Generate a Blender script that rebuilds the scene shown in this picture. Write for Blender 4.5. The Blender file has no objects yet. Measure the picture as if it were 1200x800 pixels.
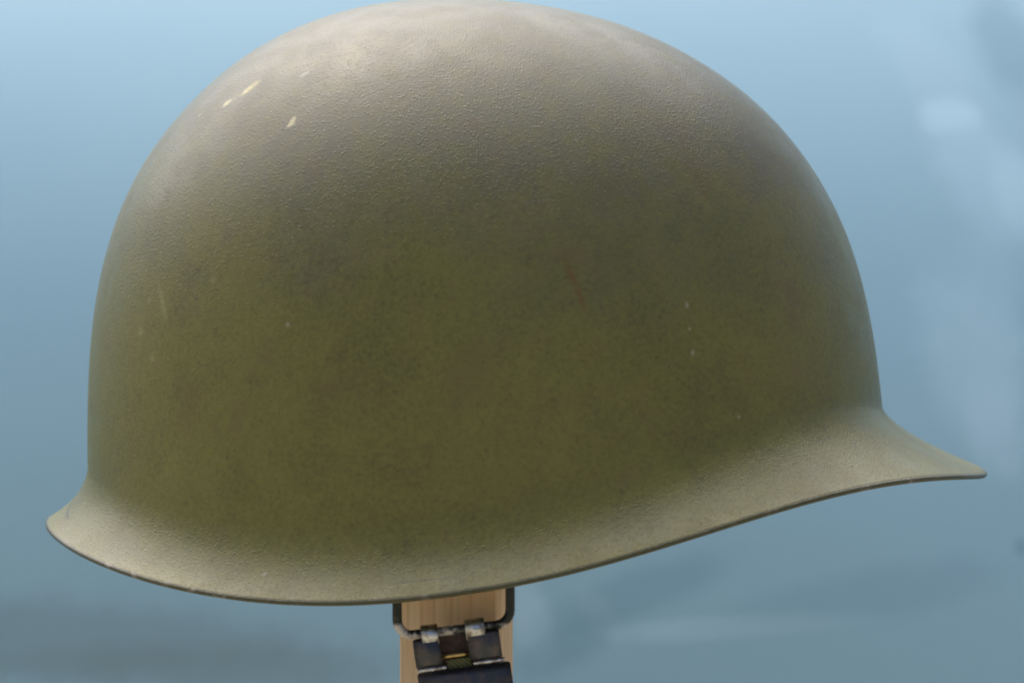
import bpy, bmesh, math, random
import numpy as np
from mathutils import Vector, Matrix

R = math.radians
SC = bpy.context.scene
COL = SC.collection

# ------------------------------------------------------------------ camera
cam_d = bpy.data.cameras.new('camera')
cam = bpy.data.objects.new('camera', cam_d)
COL.objects.link(cam)
cam.location = (0.0078329, -1.2982184, 0.48555683)
cam.rotation_euler = (R(90 - 3.0), 0, 0)
cam_d.sensor_width = 36.0
cam_d.lens = 36.0 * 1.3 * 3830 / 1200
cam_d.clip_start = 0.05
cam_d.clip_end = 200
cam_d.dof.use_dof = True
cam_d.dof.focus_distance = 1.235
cam_d.dof.aperture_fstop = 17.0
SC.camera = cam

# ------------------------------------------------------------------ daylight (bright overcast)
SUN_EL, SUN_AZ = 62.0, 148.0        # azimuth: degrees from behind the camera towards the left
w = bpy.data.worlds.new('World'); SC.world = w; w.use_nodes = True
nt = w.node_tree; nt.nodes.clear()
sky = nt.nodes.new('ShaderNodeTexSky'); sky.sky_type = 'NISHITA'; sky.sun_disc = False
sky.sun_elevation = R(SUN_EL); sky.sun_rotation = R(180 + SUN_AZ)
sky.air_density = 0.6; sky.dust_density = 5.0; sky.ozone_density = 1.0
bg = nt.nodes.new('ShaderNodeBackground'); bg.inputs['Strength'].default_value = 0.065
wo = nt.nodes.new('ShaderNodeOutputWorld')
nt.links.new(sky.outputs[0], bg.inputs[0]); nt.links.new(bg.outputs[0], wo.inputs[0])
sl = bpy.data.lights.new('sun', 'SUN'); sl.energy = 1.12; sl.angle = R(94); sl.color = (1.0, 0.98, 0.935)
so = bpy.data.objects.new('sun', sl); COL.objects.link(so)
sd = Vector((-math.sin(R(SUN_AZ)) * math.cos(R(SUN_EL)), -math.cos(R(SUN_AZ)) * math.cos(R(SUN_EL)), math.sin(R(SUN_EL))))
so.rotation_euler = sd.to_track_quat('Z', 'Y').to_euler(); so.location = sd * 5
SC.view_settings.view_transform = 'Standard'
SC.view_settings.look = 'None'
SC.view_settings.exposure = 1.53
SC.view_settings.gamma = 1.0
SC.cycles.filter_width = 2.0
SC.cycles.max_bounces = 8

# ------------------------------------------------------------------ helpers
def link_obj(name, bm, mat, parent=None, smooth=True):
    me = bpy.data.meshes.new(name); bm.to_mesh(me); bm.free()
    if smooth:
        for p in me.polygons: p.use_smooth = True
    me.materials.append(mat)
    o = bpy.data.objects.new(name, me); COL.objects.link(o)
    if parent: o.parent = parent
    return o

def tag(o, label=None, cat=None, kind=None):
    if label: o['label'] = label
    if cat: o['category'] = cat
    if kind: o['kind'] = kind
    return o

def empty(name, loc, rot=(0, 0, 0)):
    o = bpy.data.objects.new(name, None); COL.objects.link(o)
    o.location = loc; o.rotation_euler = rot; o.empty_display_size = 0.02
    return o

def box_bm(x0, x1, y0, y1, z0, z1, bev=0.0, seg=2, bm=None):
    bm = bm or bmesh.new()
    n = bmesh.new()
    r = bmesh.ops.create_cube(n, size=1.0)
    for v in n.verts:
        v.co = Vector(((x0 + x1) / 2 + v.co.x * (x1 - x0), (y0 + y1) / 2 + v.co.y * (y1 - y0), (z0 + z1) / 2 + v.co.z * (z1 - z0)))
    if bev: bmesh.ops.bevel(n, geom=n.edges[:], offset=bev, segments=seg, affect='EDGES', profile=0.5)
    me = bpy.data.meshes.new('tmp'); n.to_mesh(me); n.free(); bm.from_mesh(me); bpy.data.meshes.remove(me)
    return bm

def tube_bm(path, rad, n=12, bm=None, flat=1.0):
    """round bar along a list of points; flat < 1 squashes it in y"""
    bm = bm or bmesh.new()
    pts = [Vector(p) for p in path]; rings = []
    ref = Vector((0, 1, 0))
    for i, p in enumerate(pts):
        t = (pts[min(i + 1, len(pts) - 1)] - pts[max(i - 1, 0)]).normalized()
        rf = ref if abs(t.dot(ref)) < 0.95 else Vector((0, 0, 1))
        a = t.cross(rf).normalized(); b = a.cross(t).normalized()
        rings.append([bm.verts.new(p + a * rad * math.cos(2 * math.pi * k / n) + b * rad * flat * math.sin(2 * math.pi * k / n)) for k in range(n)])
    for i in range(len(rings) - 1):
        for k in range(n):
            bm.faces.new((rings[i][k], rings[i][(k + 1) % n], rings[i + 1][(k + 1) % n], rings[i + 1][k]))
    bm.faces.new(rings[0][::-1]); bm.faces.new(rings[-1])
    bmesh.ops.recalc_face_normals(bm, faces=bm.faces[:])
    return bm

def strip_bm(prof, x0, x1, th, nx=2):
    """sheet of thickness th following a (y, z) profile, from x0 to x1"""
    bm = bmesh.new(); P = [Vector((0, p[0], p[1])) for p in prof]; L = []
    for i, p in enumerate(P):
        t = (P[min(i + 1, len(P) - 1)] - P[max(i - 1, 0)]).normalized()
        nrm = Vector((0, -t.z, t.y))
        L.append((p + nrm * th / 2, p - nrm * th / 2))
    rows = []
    for x in (x0, x1):
        rows.append(([bm.verts.new(a + Vector((x, 0, 0))) for a, b in L], [bm.verts.new(b + Vector((x, 0, 0))) for a, b in L]))
    (a0, b0), (a1, b1) = rows
    for i in range(len(P) - 1):
        bm.faces.new((a0[i], a0[i + 1], a1[i + 1], a1[i])); bm.faces.new((b0[i], b1[i], b1[i + 1], b0[i + 1]))
        bm.faces.new((a0[i], b0[i], b0[i + 1], a0[i + 1])); bm.faces.new((a1[i], a1[i + 1], b1[i + 1], b1[i]))
    bm.faces.new((a0[0], a1[0], b1[0], b0[0])); bm.faces.new((a0[-1], b0[-1], b1[-1], a1[-1]))
    bmesh.ops.recalc_face_normals(bm, faces=bm.faces[:])
    bmesh.ops.bevel(bm, geom=[e for e in bm.edges if e.calc_face_angle(0) > 1.0], offset=th * 0.28, segments=2, affect='EDGES')
    return bm

class Mat:
    """small wrapper that keeps node code short"""
    def __init__(s, name):
        s.m = bpy.data.materials.new(name); s.m.use_nodes = True; s.t = s.m.node_tree
        s.b = s.t.nodes['Principled BSDF']; s.cache = {}; s.co = s.n('ShaderNodeTexCoord').outputs['Object']
    def n(s, typ, **kw):
        nd = s.t.nodes.new(typ)
        for k, v in kw.items(): setattr(nd, k, v)
        return nd
    def put(s, sock, v):
        if isinstance(v, bpy.types.NodeSocket): s.t.links.new(v, sock)
        else: sock.default_value = v
    def noise(s, scale, detail=3, rough=0.5, vec=None, dist=0.0):
        nd = s.n('ShaderNodeTexNoise'); s.put(nd.inputs['Vector'], vec or s.co)
        nd.inputs['Scale'].default_value = scale; nd.inputs['Detail'].default_value = detail
        nd.inputs['Roughness'].default_value = rough; nd.inputs['Distortion'].default_value = dist
        return nd.outputs['Fac']
    def noise_col(s, scale, detail=2):
        nd = s.n('ShaderNodeTexNoise'); s.put(nd.inputs['Vector'], s.co)
        nd.inputs['Scale'].default_value = scale; nd.inputs['Detail'].default_value = detail
        return nd.outputs['Color']
    def math(s, op, a, b=0.0, clamp=False):
        nd = s.n('ShaderNodeMath', operation=op); nd.use_clamp = clamp
        s.put(nd.inputs[0], a); s.put(nd.inputs[1], b); return nd.outputs[0]
    def vmath(s, op, a, b=(0, 0, 0)):
        nd = s.n('ShaderNodeVectorMath', operation=op); s.put(nd.inputs[0], a); s.put(nd.inputs[1], b)
        return nd.outputs['Value'] if op in ('LENGTH', 'DISTANCE', 'DOT_PRODUCT') else nd.outputs['Vector']
    def ramp(s, v, a, b, lo=0.0, hi=1.0, smooth=True):
        nd = s.n('ShaderNodeMapRange'); nd.interpolation_type = 'SMOOTHSTEP' if smooth else 'LINEAR'
        s.put(nd.inputs['Value'], v); nd.inputs['From Min'].default_value = a; nd.inputs['From Max'].default_value = b
        nd.inputs['To Min'].default_value = lo; nd.inputs['To Max'].default_value = hi; return nd.outputs['Result']
    def mix(s, f, a, b, mode='MIX'):
        nd = s.n('ShaderNodeMix', data_type='RGBA', blend_type=mode)
        s.put(nd.inputs['Factor'], f)
        for sock, v in ((nd.inputs['A'], a), (nd.inputs['B'], b)):
            s.put(sock, v if isinstance(v, bpy.types.NodeSocket) else (*v, 1.0)); 
        return nd.outputs['Result']
    def bump(s, h, strength, dist, prev=None):
        nd = s.n('ShaderNodeBump'); s.put(nd.inputs['Height'], h); nd.inputs['Strength'].default_value = strength
        nd.inputs['Distance'].default_value = dist
        if prev: s.put(nd.inputs['Normal'], prev)
        return nd.outputs['Normal']
    def blob(s, c, ax, size, soft=0.35, wob=0.3, wscale=400):
        """spot at c stretched along ax; size = (long, cross) half lengths; returns a 0..1 mask"""
        p = s.vmath('SUBTRACT', s.co, c)
        ax = Vector(ax).normalized()
        al = s.vmath('DOT_PRODUCT', p, tuple(ax))
        al2 = s.math('MULTIPLY', al, al)
        r = s.vmath('LENGTH', p); r2 = s.math('MULTIPLY', r, r)
        cr2 = s.math('MAXIMUM', s.math('SUBTRACT', r2, al2), 0.0)
        d = s.math('SQRT', s.math('ADD', s.math('DIVIDE', al2, size[0] ** 2), s.math('DIVIDE', cr2, size[1] ** 2)))
        if wob:
            if wscale not in s.cache: s.cache[wscale] = s.math('SUBTRACT', s.noise(wscale, 3, 0.6), 0.5)
            d = s.math('ADD', d, s.math('MULTIPLY', s.cache[wscale], wob * 4))
        return s.ramp(d, 1 - soft, 1 + soft, 1.0, 0.0)
    def out(s, col, rough, normal=None, metal=0.0, spec=0.5):
        s.put(s.b.inputs['Base Color'], col if isinstance(col, bpy.types.NodeSocket) else (*col, 1.0))
        s.put(s.b.inputs['Roughness'], rough); s.put(s.b.inputs['Metallic'], metal)
        s.put(s.b.inputs['Specular IOR Level'], spec)
        if normal: s.put(s.b.inputs['Normal'], normal)
        return s.m

# ------------------------------------------------------------------ backdrop and ground
HZ = 0.36                                        # height of the helmet's origin above the ground
_bz = np.linspace(0, 1.6, 801)
_lean = np.interp(_bz, [0, .16, .24, .40, .56, .70, 1.6], [0, 0, 3, 24, 50, 54, 54])     # degrees the sheet leans back
_by = 0.585 + np.concatenate([[0], np.cumsum(np.tan(np.radians((_lean[1:] + _lean[:-1]) / 2)) * (_bz[1] - _bz[0]))])
_by -= np.interp(0.385, _bz, _by) - 0.585
def backdrop_y(x, z):
    # upright low down, leaning back higher up, a little twisted, with slow folds
    xx = 0.4 * np.tanh(x / 0.4); u = np.clip(z - 0.24, -.05, .40)
    y = np.interp(z, _bz, _by) + xx * (0.34 * u - 1.05 * u * u)
    return y + 0.006 * np.sin(7.5 * x + 0.8 + 2.5 * z) * np.sin(9.0 * z + 0.5)

g = Mat('ground_bounce')  # unseen ground; its pale warm colour is made up to bounce light upwards
m_ground = g.out(g.mix(g.ramp(g.noise(6, 5, .6), .3, .7), (.32, .30, .215), (.39, .37, .27)), 0.9, g.bump(g.noise(90, 4), .4, .004))
bm = bmesh.new()
vs = [bm.verts.new(p) for p in ((-60, -60, 0), (60, -60, 0), (60, 60, 0), (-60, 60, 0))]
bm.faces.new(vs)
tag(link_obj('ground', bm, m_ground, smooth=False), 'unseen ground under the stand, made pale to bounce light', kind='structure')

SHEET_PATCHES = [      # x, z, long axis (x, z), half lengths, strength, tint
    (.208, .487, (1, .3), (.013, .010), .55, 1), (.222, .462, (.5, -1), (.036, .018), .30, 1), (.238, .452, (.3, -1), (.024, .012), .40, 1),
    (.214, .378, (.3, -1), (.042, .022), .34, 1), (.221, .352, (.2, -1), (.022, .012), .30, 1), (.222, .41, (0, 1), (.05, .012), .14, 1),
    (.2315, .2976, (0, 1), (.0035, .0025), .45, 0), (.016, .268, (.3, -1), (.024, .008), .45, 1), (.047, .268, (.8, -1), (.016, .006), .35, 1),
    (.105, .263, (1, .05), (.055, .005), .42, 1), (.062, .278, (1, .35), (.040, .010), .34, 0), (.031, .254, (1, .5), (.028, .009), .36, 0),
    (.16, .275, (1, .2), (.06, .012), .22, 0), (.238, .52, (.2, -1), (.06, .014), .45, 0), (.20, .51, (.5, -1), (.04, .016), .14, 1),
    (-.190, .258, (1, -.05), (.115, .017), .30, 2), (-.12, .246, (1, 0), (.09, .010), .25, 2),  # darker grey band low on the left
]
b = Mat('backdrop_paint')
col = b.mix(b.ramp(b.noise(3.2, 3, .5), .3, .7), (.318, .522, .638), (.348, .556, .668))
for sx, sz, ax, size, amt, pale in SHEET_PATCHES:
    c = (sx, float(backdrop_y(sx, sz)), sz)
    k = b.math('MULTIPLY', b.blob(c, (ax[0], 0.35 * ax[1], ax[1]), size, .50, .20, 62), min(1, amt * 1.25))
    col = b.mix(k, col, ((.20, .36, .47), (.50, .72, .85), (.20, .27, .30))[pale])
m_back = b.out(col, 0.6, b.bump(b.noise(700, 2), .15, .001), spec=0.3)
X = np.linspace(-1.1, 1.1, 111); Z = np.concatenate([np.linspace(0.002, .7, 90), np.linspace(.72, 1.05, 16)])
bm = bmesh.new()
fr = [[bm.verts.new((x, float(backdrop_y(x, z)), z)) for x in X] for z in Z]
for i in range(len(Z) - 1):
    for j in range(len(X) - 1):
        bm.faces.new((fr[i][j], fr[i][j + 1], fr[i + 1][j + 1], fr[i + 1][j]))
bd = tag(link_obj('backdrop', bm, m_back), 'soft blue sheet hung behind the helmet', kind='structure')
sm_ = bd.modifiers.new('thickness', 'SOLIDIFY'); sm_.thickness = 0.002; sm_.offset = -1

# ------------------------------------------------------------------ helmet shape
TAB = [-121.02,-121.09,-121.35,-121.57,-121.71,-121.67,-121.34,-120.6,-119.34,-117.49,-115.06,-112.05,-108.44,-104.17,-99.29,-93.94,-88.31,-82.5,-76.47,-70.08,-63.26,-56.09,-48.78,-41.35,-33.54,-25.06,-15.81,-5.94,4.09,13.87,23.46,32.86,41.76,50.05,57.99,65.78,73.32,80.36,86.8,92.7,98.09,102.96,107.27,110.92,113.92,116.34,118.27,119.82,121.04,121.98,122.7,123.26,123.73,123.85]
ZA = 0.16206
_s = np.linspace(-1.06, 1.06, 54); _g = np.linspace(-1.06, 1.06, 1061)
_f = np.interp(_g, _s, np.array(TAB) / 1e3); _k = np.exp(-.5 * (np.arange(-60, 61) / 16.) ** 2); _k /= _k.sum()
_p = np.concatenate([2 * _f[0] - _f[60:0:-1], _f, 2 * _f[-1] - _f[-2:-62:-1]]); _f = np.convolve(_p, _k, 'valid')
HALF = 0.1065
RIM = [4.804, 12.948, 7.976, -4.94, -1.815, -0.594, -0.095, -0.072]
def dome(phi, z):
    q = np.sqrt(np.maximum((ZA - z) / 0.17, 0)); xf = np.interp(q, _g, _f); xb = np.interp(-q, _g, _f)
    a = (xf - xb) / 2; c = (xf + xb) / 2; b_ = a * HALF / 0.1222
    n = 2.12; co, si = np.cos(phi), np.sin(phi)
    x = c + a * np.sign(co) * np.abs(co) ** (2 / n); y = b_ * np.sign(si) * np.abs(si) ** (2 / n)
    nx = np.sign(co) * np.abs(co) ** (2 - 2 / n) / np.maximum(a, 1e-6); ny = np.sign(si) * np.abs(si) ** (2 - 2 / n) / np.maximum(b_, 1e-6)
    l = np.hypot(nx, ny); return x, y, nx / l, ny / l
def flare_size(phi):
    w_ = ((1 + np.cos(phi)) / 2) ** 3.9; wb = ((1 - np.cos(phi)) / 2) ** 3
    L = 0.0115 + 0.0187 * w_ + 0.0014 * wb
    H = 0.0215 - 0.002 * w_ - 0.0055 * wb
    return L, H, 0.10 * L, (0.56 * (1 - w_ - wb) + 0.40 * w_ + 0.58 * wb) * H
def rim_z(phi): return sum(c * np.cos(k * phi) for k, c in enumerate(RIM)) / 1e3
def flare(phi, v):
    L, H, p1x, p1y = flare_size(phi)
    bx = 2 * v * (1 - v) * p1x + v * v * L; by = 2 * v * (1 - v) * p1y + v * v * H
    z = rim_z(phi) + H - by; x, y, nx, ny = dome(phi, z)
    return x + nx * bx, y + ny * bx, z

NP = 256
PHI = np.linspace(0, 2 * np.pi, NP, endpoint=False) + 1e-4
rows = []
zn = rim_z(PHI) + flare_size(PHI)[1]
qn = np.sqrt((ZA - zn) / 0.17)
for u in np.linspace(0, 1, 91)[1:]:
    z = ZA - 0.17 * (qn * u) ** 2
    x, y, _, _ = dome(PHI, z); rows.append(np.stack([x, y, z], -1))
for v in np.linspace(0, 1, 31)[1:]:
    rows.append(np.stack(flare(PHI, v), -1))
V = np.concatenate([[[float(dome(0.0, ZA - 1e-9)[0]), 0, ZA]], *rows])
F = []
for k in range(NP): F.append((0, 1 + k, 1 + (k + 1) % NP))
for r in range(len(rows) - 1):
    a = 1 + r * NP; c = a + NP
    for k in range(NP):
        k2 = (k + 1) % NP; F.append((a + k, c + k, c + k2, a + k2))

# ------------------------------------------------------------------ helmet paint
MARKS = [
    ((-.07050, -.04500, .13370), (.0042, .0007, .0035), (.0022, .0012), 'chip'),
    ((-.06890, -.04490, .13490), (.0042, .0007, .0035), (.0030, .0014), 'yellow'),
    ((-.07621, -.04340, .13010), (.0042, .0007, .0035), (.0016, .0013), 'chip'),
    ((-.07400, -.04420, .13170), (.0042, .0007, .0035), (.0030, .0009), 'faint'),
    ((-.05560, -.06690, .12500), (.0014, .0014, .0025), (.0015, .0009), 'chip'),
    ((-.05630, -.06770, .12380), (.0014, .0002, .0010), (.0014, .0008), 'chip'),
    ((-.05280, -.05343, .13853), (.8, .1, .5), (.0016, .0009), 'pale'),
    ((-.08483, -.03582, .12658), (.5, 0, .7), (.0008, .0007), 'pale'),
    ((.02440, -.09780, .08150), (.0040, -.0018, -.0115), (.0038, .0010), 'rust'),
    ((.02720, -.09885, .07520), (.0030, -.0010, -.0115), (.0036, .0008), 'rust'),
    ((-.05591, -.09281, .06724), (0, 0, 1), (.0008, .0007), 'pale'),
    ((.05764, -.08967, .07268), (0, 0, 1), (.0011, .0006), 'pale'),
    ((.05929, -.09141, .05915), (.3, 0, 1), (.0010, .0007), 'pale'),
    ((.05834, -.09073, .06592), (0, 0, 1), (.0005, .0005), 'pale'),
    ((.07272, -.08637, .04055), (1, 0, 0), (.0006, .0006), 'pale'),
    ((-.06230, -.09923, -.00315), (.4, 0, 1), (.0010, .0006), 'pale'),
    ((-.10049, -.05986, .06365), (0, 0, 1), (.0014, .0012), 'faint'),
    ((-.09787, -.06100, .07267), (0, 0, 1), (.0009, .0008), 'faint'),
    ((-.09680, -.06567, .05600), (0, 0, 1), (.0010, .0010), 'faint'),
    ((-.07799, -.07802, .07929), (0, 0, 1), (.0010, .0009), 'faint'),
    ((-.09340, -.06610, .07200), (.0020, -.0042, -.0078), (.0050, .0008), 'faint'),
    ((-.01821, -.11353, -.00353), (.0139, -.0018, .0016), (.0075, .00028), 'dark'),
    ((-.08421, -.07873, .04444), (.3, -.3, 1), (.0090, .0045), 'bloom'),
    ((-.04283, -.09933, .04944), (1, 0, .3), (.0080, .0040), 'bloom'),
    ((-.00500, -.10500, .05200), (.4, 0, 1), (.0100, .0050), 'bloom'),
]
def olive(name, edge=False):
    m = Mat(name)
    grain = m.noise(700, 3, .65)
    big = m.noise(22, 4, .55)
    # separate sand grains of mixed size standing in the paint
    def grains(scale, keep):
        vo = m.n('ShaderNodeTexVoronoi', feature='F1'); m.put(vo.inputs['Vector'], m.co); vo.inputs['Scale'].default_value = scale
        sc_ = m.n('ShaderNodeSeparateColor'); m.put(sc_.inputs[0], vo.outputs['Color'])
        return m.math('MULTIPLY', m.ramp(vo.outputs['Distance'], .55, .05), m.ramp(sc_.outputs[0], keep, 1.0, 0, 1, False))
    pebble = m.math('ADD', grains(1080, .35), m.math('MULTIPLY', grains(1900, .2), .6))
    mid = m.noise(90, 3, .55)
    col = m.mix(m.ramp(big, .32, .68), OLIVE_A, OLIVE_B)
    col = m.mix(m.math('MULTIPLY', m.ramp(mid, .48, .70), .45), col, OLIVE_C)
    col = m.mix(m.math('MULTIPLY', m.ramp(m.noise(48, 5, .62), .46, .64), .32), col, (.056, .050, .012))
    col = m.mix(m.math('MULTIPLY', m.ramp(m.noise(75, 5, .6), .52, .68), .28), col, (.175, .162, .030))
    col = m.mix(m.ramp(grain, .32, .68, .0, .50), col, tuple(c * 1.35 for c in OLIVE_B))
    col = m.mix(m.ramp(grain, .36, .28, .0, .45), col, tuple(c * .45 for c in OLIVE_A))
    col = m.mix(m.math('MULTIPLY', m.ramp(m.noise(850, 2, .6), .60, .72), .4), col, (.042, .037, .007))
    # grey-brown grime and rubbing on the crown, in ragged patches
    sz = m.n('ShaderNodeSeparateXYZ'); m.put(sz.inputs[0], m.co)
    cover = m.math('ADD', sz.outputs[2], m.math('MULTIPLY', m.math('SUBTRACT', m.noise(26, 6, .68), .5), .09))
    grime = m.math('MULTIPLY', m.ramp(cover, .058, .135), m.ramp(m.noise(170, 4, .65), .32, .60, .60, 1.0))
    col = m.mix(m.math('MULTIPLY', grime, .72), col, (.092, .086, .066))
    # brown rusty bloom showing through in small patches
    rust = m.math('MULTIPLY', m.ramp(m.noise(38, 5, .65), .57, .72), .42)
    col = m.mix(rust, col, (.115, .070, .035))
    # pale dust specks
    dust = m.ramp(m.noise(260, 2, .5), .76, .82)
    col = m.mix(m.math('MULTIPLY', dust, .35), col, (.28, .27, .11))
    if not edge:
        for c, ax, size, kind in MARKS:
            if kind in ('chip', 'pale', 'yellow'): size = (size[0] * .85, size[1] * .85)
            kc = {'chip': (.46, .41, .22), 'pale': (.36, .35, .26), 'rust': (.15, .055, .006), 'yellow': (.40, .34, .13), 'dark': (.03, .028, .018), 'faint': (.24, .22, .09), 'bloom': (.125, .075, .030)}[kind]
            ka = {'chip': .85, 'pale': .42, 'rust': .45, 'yellow': .75, 'dark': .55, 'faint': .45, 'bloom': .28}[kind]
            col = m.mix(m.math('MULTIPLY', m.blob(c, ax, size, .35 if kind in ('dark',) else (.6 if kind in ('chip', 'pale') else .8), .34, 900 if kind != 'bloom' else 130), ka), col, kc)
        # fine crack line curving across the back of the brim
        dcen = m.vmath('DISTANCE', m.co, CRACK[0]); ring = m.math('ABSOLUTE', m.math('SUBTRACT', dcen, CRACK[1]))
        near = m.ramp(m.vmath('DISTANCE', m.co, CRACK[2]), .0070, .0120, 1, 0)
        col = m.mix(m.math('MULTIPLY', m.ramp(ring, .00022, .0005, 1, 0), near), col, (.02, .018, .012))
    else:
        col = m.mix(.72, col, (.030, .027, .014))
        worn = m.math('MULTIPLY', m.ramp(m.noise(130, 4, .6), .58, .72), .55)
        col = m.mix(worn, col, (.34, .30, .25))
    nrm = m.bump(pebble, GR[0], .0009); nrm = m.bump(m.noise(2000, 1, .5), GR[1], .0007, nrm); nrm = m.bump(m.noise(45, 2, .5), .06, .0015, nrm)
    rough = m.ramp(mid, .3, .7, ROUGH[0], ROUGH[1])
    m.out(col, rough, nrm, spec=SPEC); m.b.inputs['IOR'].default_value = IOR
    return m.m
OLIVE_A, OLIVE_B, OLIVE_C = (.109, .102, .018), (.127, .119, .023), (.128, .102, .023)
GR = (.19, .12); ROUGH = (.33, .42); SPEC = .48; IOR = 1.5
CRACK = ((-0.08606, -0.02343, 0.02351), 0.04328, (-.1261, -.0205, .0077))
m_shell = olive('olive_textured_paint'); m_band = olive('olive_edge_paint', True)

helmet = empty('helmet', (0, 0, HZ))
tag(helmet, 'olive drab steel army helmet with flared brim on wooden stand', 'helmet')
me = bpy.data.meshes.new('shell'); me.from_pydata(V.tolist(), [], F); me.update()
for p in me.polygons: p.use_smooth = True
me.materials.append(m_shell)
shell = bpy.data.objects.new('shell', me); COL.objects.link(shell); shell.parent = helmet
so_ = shell.modifiers.new('sheet_steel', 'SOLIDIFY'); so_.thickness = 0.0012; so_.offset = -1

# folded steel band round the edge of the brim
P1 = np.stack(flare(PHI, 1.0), -1); P0 = np.stack(flare(PHI, 0.93), -1)
T = P1 - P0; T /= np.linalg.norm(T, axis=1)[:, None]
E_ = np.roll(P1, -1, 0) - np.roll(P1, 1, 0); E_ /= np.linalg.norm(E_, axis=1)[:, None]
Nn = np.cross(E_, T); Nn /= np.linalg.norm(Nn, axis=1)[:, None]
if Nn[NP // 4][1] < 0 and Nn[NP // 4][2] < 0: Nn = -Nn
Nn = np.where(((Nn[:, 2] < 0)[:, None]), -Nn, Nn)
sec = [(-.0009, -.00012), (-.0008, .00005), (-.0003, .00010), (.0002, -.0001), (.0004, -.0006), (.0002, -.0012), (-.0006, -.0014), (-.0009, -.0012)]
bm = bmesh.new(); rg = []
for t_, n_ in sec:
    rg.append([bm.verts.new(p) for p in (P1 + T * t_ + Nn * n_)])
for i in range(len(sec)):
    A_, B_ = rg[i], rg[(i + 1) % len(sec)]
    for k in range(NP): bm.faces.new((A_[k], A_[(k + 1) % NP], B_[(k + 1) % NP], B_[k]))
bmesh.ops.recalc_face_normals(bm, faces=bm.faces[:])
link_obj('rim_band', bm, m_band, helmet)

# ------------------------------------------------------------------ chinstrap bail under the near side
s_ = Mat('dark_painted_steel')
sx_ = s_.n('ShaderNodeSeparateXYZ'); s_.put(sx_.inputs[0], s_.co)
bc_ = s_.mix(s_.ramp(s_.noise(300, 4, .6), .5, .68), (.014, .016, .012), (.050, .048, .036))
bc_ = s_.mix(s_.math('MULTIPLY', s_.ramp(sx_.outputs[2], -.0164, -.0180), s_.ramp(s_.noise(260, 4, .65), .38, .58)), bc_, (.52, .47, .42))  # bottom bar: rubbed bright, with its lit highlight painted into the colour
m_bail = s_.out(bc_, s_.ramp(s_.noise(500, 2), .3, .7, .28, .45),
                s_.bump(s_.noise(900, 2), .2, .0005), metal=.35)
def arc(cx, cz, r, a0, a1, y, n=7):
    return [(cx + r * math.cos(R(a)), y, cz + r * math.sin(R(a))) for a in np.linspace(a0, a1, n)]
YB = -0.1015
m1 = lambda p: tuple(c / 1000 for c in p)
path = [(-.0247, YB, .016), (-.0247, YB, -.004), (-.0247, YB, -.0150)]
path += arc(-.0202, -.0158, .0045, 180, 262, YB)
path += arc(.0028, -.0130, .0045, -82, 0, YB)
path += [(.0073, YB, -.004), (.0073, YB, .016)]
bail = link_obj('bail', tube_bm(path, .00135, 14), m_bail, helmet)
bail['label'] = 'dark steel wire loop hanging below the brim'
link_obj('bail_lug', box_bm(-.0275, .010, YB - .0003, YB + .0018, .0145, .024, .0005), m_bail, helmet)

# ------------------------------------------------------------------ clasp hooked over the bail
k_ = Mat('blued_steel')
m_steel = k_.out(k_.mix(k_.ramp(k_.noise(220, 5, .65), .45, .68), (.065, .067, .075), (.13, .10, .085)),
                 k_.ramp(k_.noise(300, 3), .3, .7, .30, .46), k_.bump(k_.noise(1200, 2), .12, .0004), metal=.85)
k_ = Mat('worn_bright_steel')
m_bright = k_.out(k_.mix(k_.ramp(k_.noise(420, 4, .6), .42, .62), (.62, .60, .58), (.26, .22, .19)), k_.ramp(k_.noise(700, 3), .3, .7, .22, .42), metal=.95)
k_ = Mat('brass'); m_brass = k_.out(k_.mix(k_.ramp(k_.noise(500, 3), .4, .7), (.55, .38, .14), (.34, .22, .09)), .32, metal=.95)
k_ = Mat('brown_rusted_steel'); m_rust = k_.out(k_.mix(k_.ramp(k_.noise(500, 4), .35, .65), (.050, .032, .022), (.085, .050, .032)), .7, k_.bump(k_.noise(900, 3), .5, .0006), metal=.3)
k_ = Mat('khaki_webbing'); wv = k_.n('ShaderNodeTexWave', wave_type='BANDS', bands_direction='DIAGONAL'); k_.put(wv.inputs['Vector'], k_.co); wv.inputs['Scale'].default_value = 420
m_web = k_.out(k_.mix(wv.outputs['Fac'], (.105, .110, .045), (.16, .155, .075)), .9, k_.bump(wv.outputs['Fac'], .6, .0006), spec=.2)

clasp = empty('strap_clasp', (-.0078, YB, HZ - .02394), (0, R(-8), 0))
tag(clasp, 'dark steel strap clasp hooked over the wire loop below the brim', 'clasp')
U = lambda u: u / 4150.0
def hook(u0, u1):
    # sheet tongue rolled over the bail
    zc, r = U(20.5), .0024
    pr = [(-.0006, -U(-10)), ] 
    pr = [(-.0024, U(8)), (-.0024, zc)] + [(-r * math.cos(R(a)), zc + r * math.sin(R(a))) for a in range(20, 181, 20)] + [(.0024, U(10))]
    return strip_bm(pr, U(u0), U(u1), .0008)
for u0, u1 in ((-39, -19), (13, 36)):
    link_obj('hook', hook(u0, u1), m_bright, clasp)
link_obj('back_plate', box_bm(U(-46), U(50), .0006, .0016, U(-22), U(17), .0004), m_rust, clasp)
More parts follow.
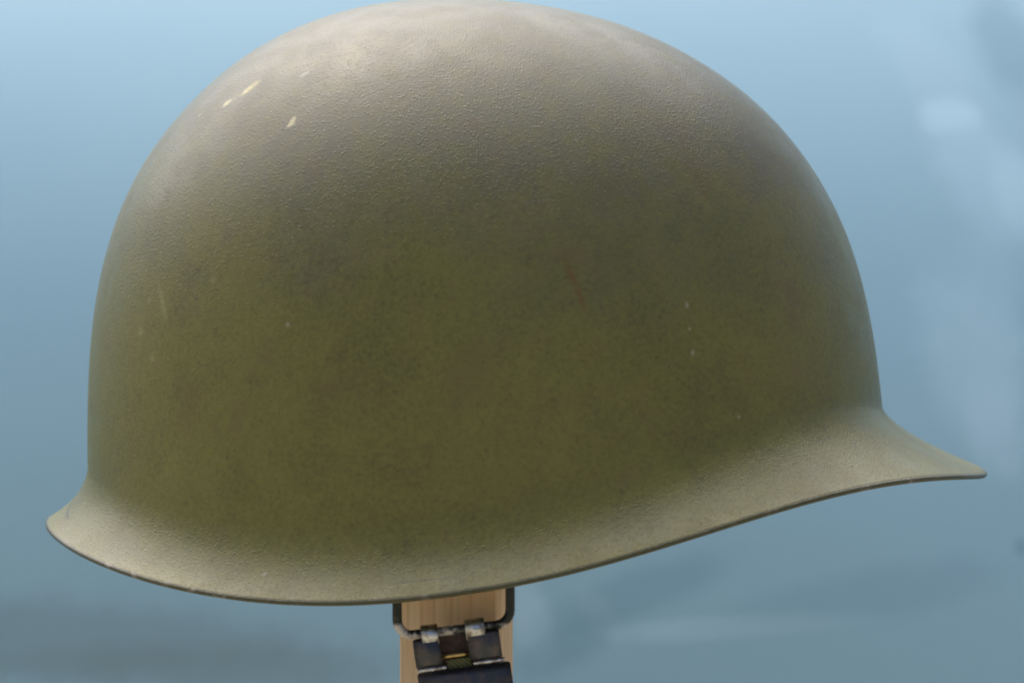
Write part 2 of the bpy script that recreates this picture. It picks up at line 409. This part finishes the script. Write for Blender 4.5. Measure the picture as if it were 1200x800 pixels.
# two arms with a shallow outward bow
def bowed(u0, u1, v0, v1, y, th, bow):
    n = 9; pr = []
    for i in range(n):
        f = i / (n - 1); pr.append((y - bow * math.sin(math.pi * f), U(-(v0 + (v1 - v0) * f))))
    return strip_bm(pr, U(u0), U(u1), th)
for u0, u1 in ((-50, -19), (14, 52)):
    link_obj('clasp_arm', bowed(u0, u1, -17, 17, -.0018, .0012, .0009), m_steel, clasp)
for u0, u1 in ((-49, -15), (17, 54)):
    link_obj('hinge_roll', tube_bm([(U(u0), -.0016, U(-20)), (U((u0 + u1) / 2), -.0016, U(-20)), (U(u1), -.0016, U(-20))], .0007, 12), m_bright, clasp)
link_obj('crossbar', tube_bm([(U(-21), -.0012, U(-7.5)), (U(-3), -.0012, U(-7.5)), (U(15), -.0012, U(-7.5))], .0007, 12), m_brass, clasp)
link_obj('lower_plate', bowed(-50, 60, 23, 105, -.0018, .0012, .0012), m_steel, clasp)
link_obj('webbing', box_bm(U(-44), U(48), .0020, .0036, U(-420), U(-11), .0005), m_web, clasp)
link_obj('webbing_tab', box_bm(U(-14), U(15), -.0006, .0004, U(-24), U(-12), .0003), m_web, clasp)

# ------------------------------------------------------------------ wooden stand
POST_TOP = .0965
k_ = Mat('pine_wood')
st = k_.n('ShaderNodeMapping'); k_.put(st.inputs['Vector'], k_.co); st.inputs['Scale'].default_value = (1, 1, .02)
gr = k_.noise(260, 4, .6, st.outputs[0]); gr2 = k_.noise(900, 3, .5, st.outputs[0]); gr3 = k_.noise(70, 2, .5, st.outputs[0])
wc = k_.mix(k_.ramp(gr, .3, .7), (.82, .60, .38), (.72, .46, .27))
wc = k_.mix(k_.math('MULTIPLY', k_.ramp(gr3, .5, .66), .6), wc, (.66, .40, .19))
wc = k_.mix(k_.ramp(gr2, .45, .75, 0, .35), wc, (.30, .17, .085))
m_wood = k_.out(wc, .6, k_.bump(gr2, .25, .0006))
post = link_obj('wooden_post', box_bm(-.01515, .01515, -.0069, .0069, 0, HZ + POST_TOP, .0011, 3), m_wood)
post.location = (-.0082, -.080, 0.0); post.rotation_euler = (0, 0, R(-20))
tag(post, 'pale pine post standing upright under the helmet', 'post')
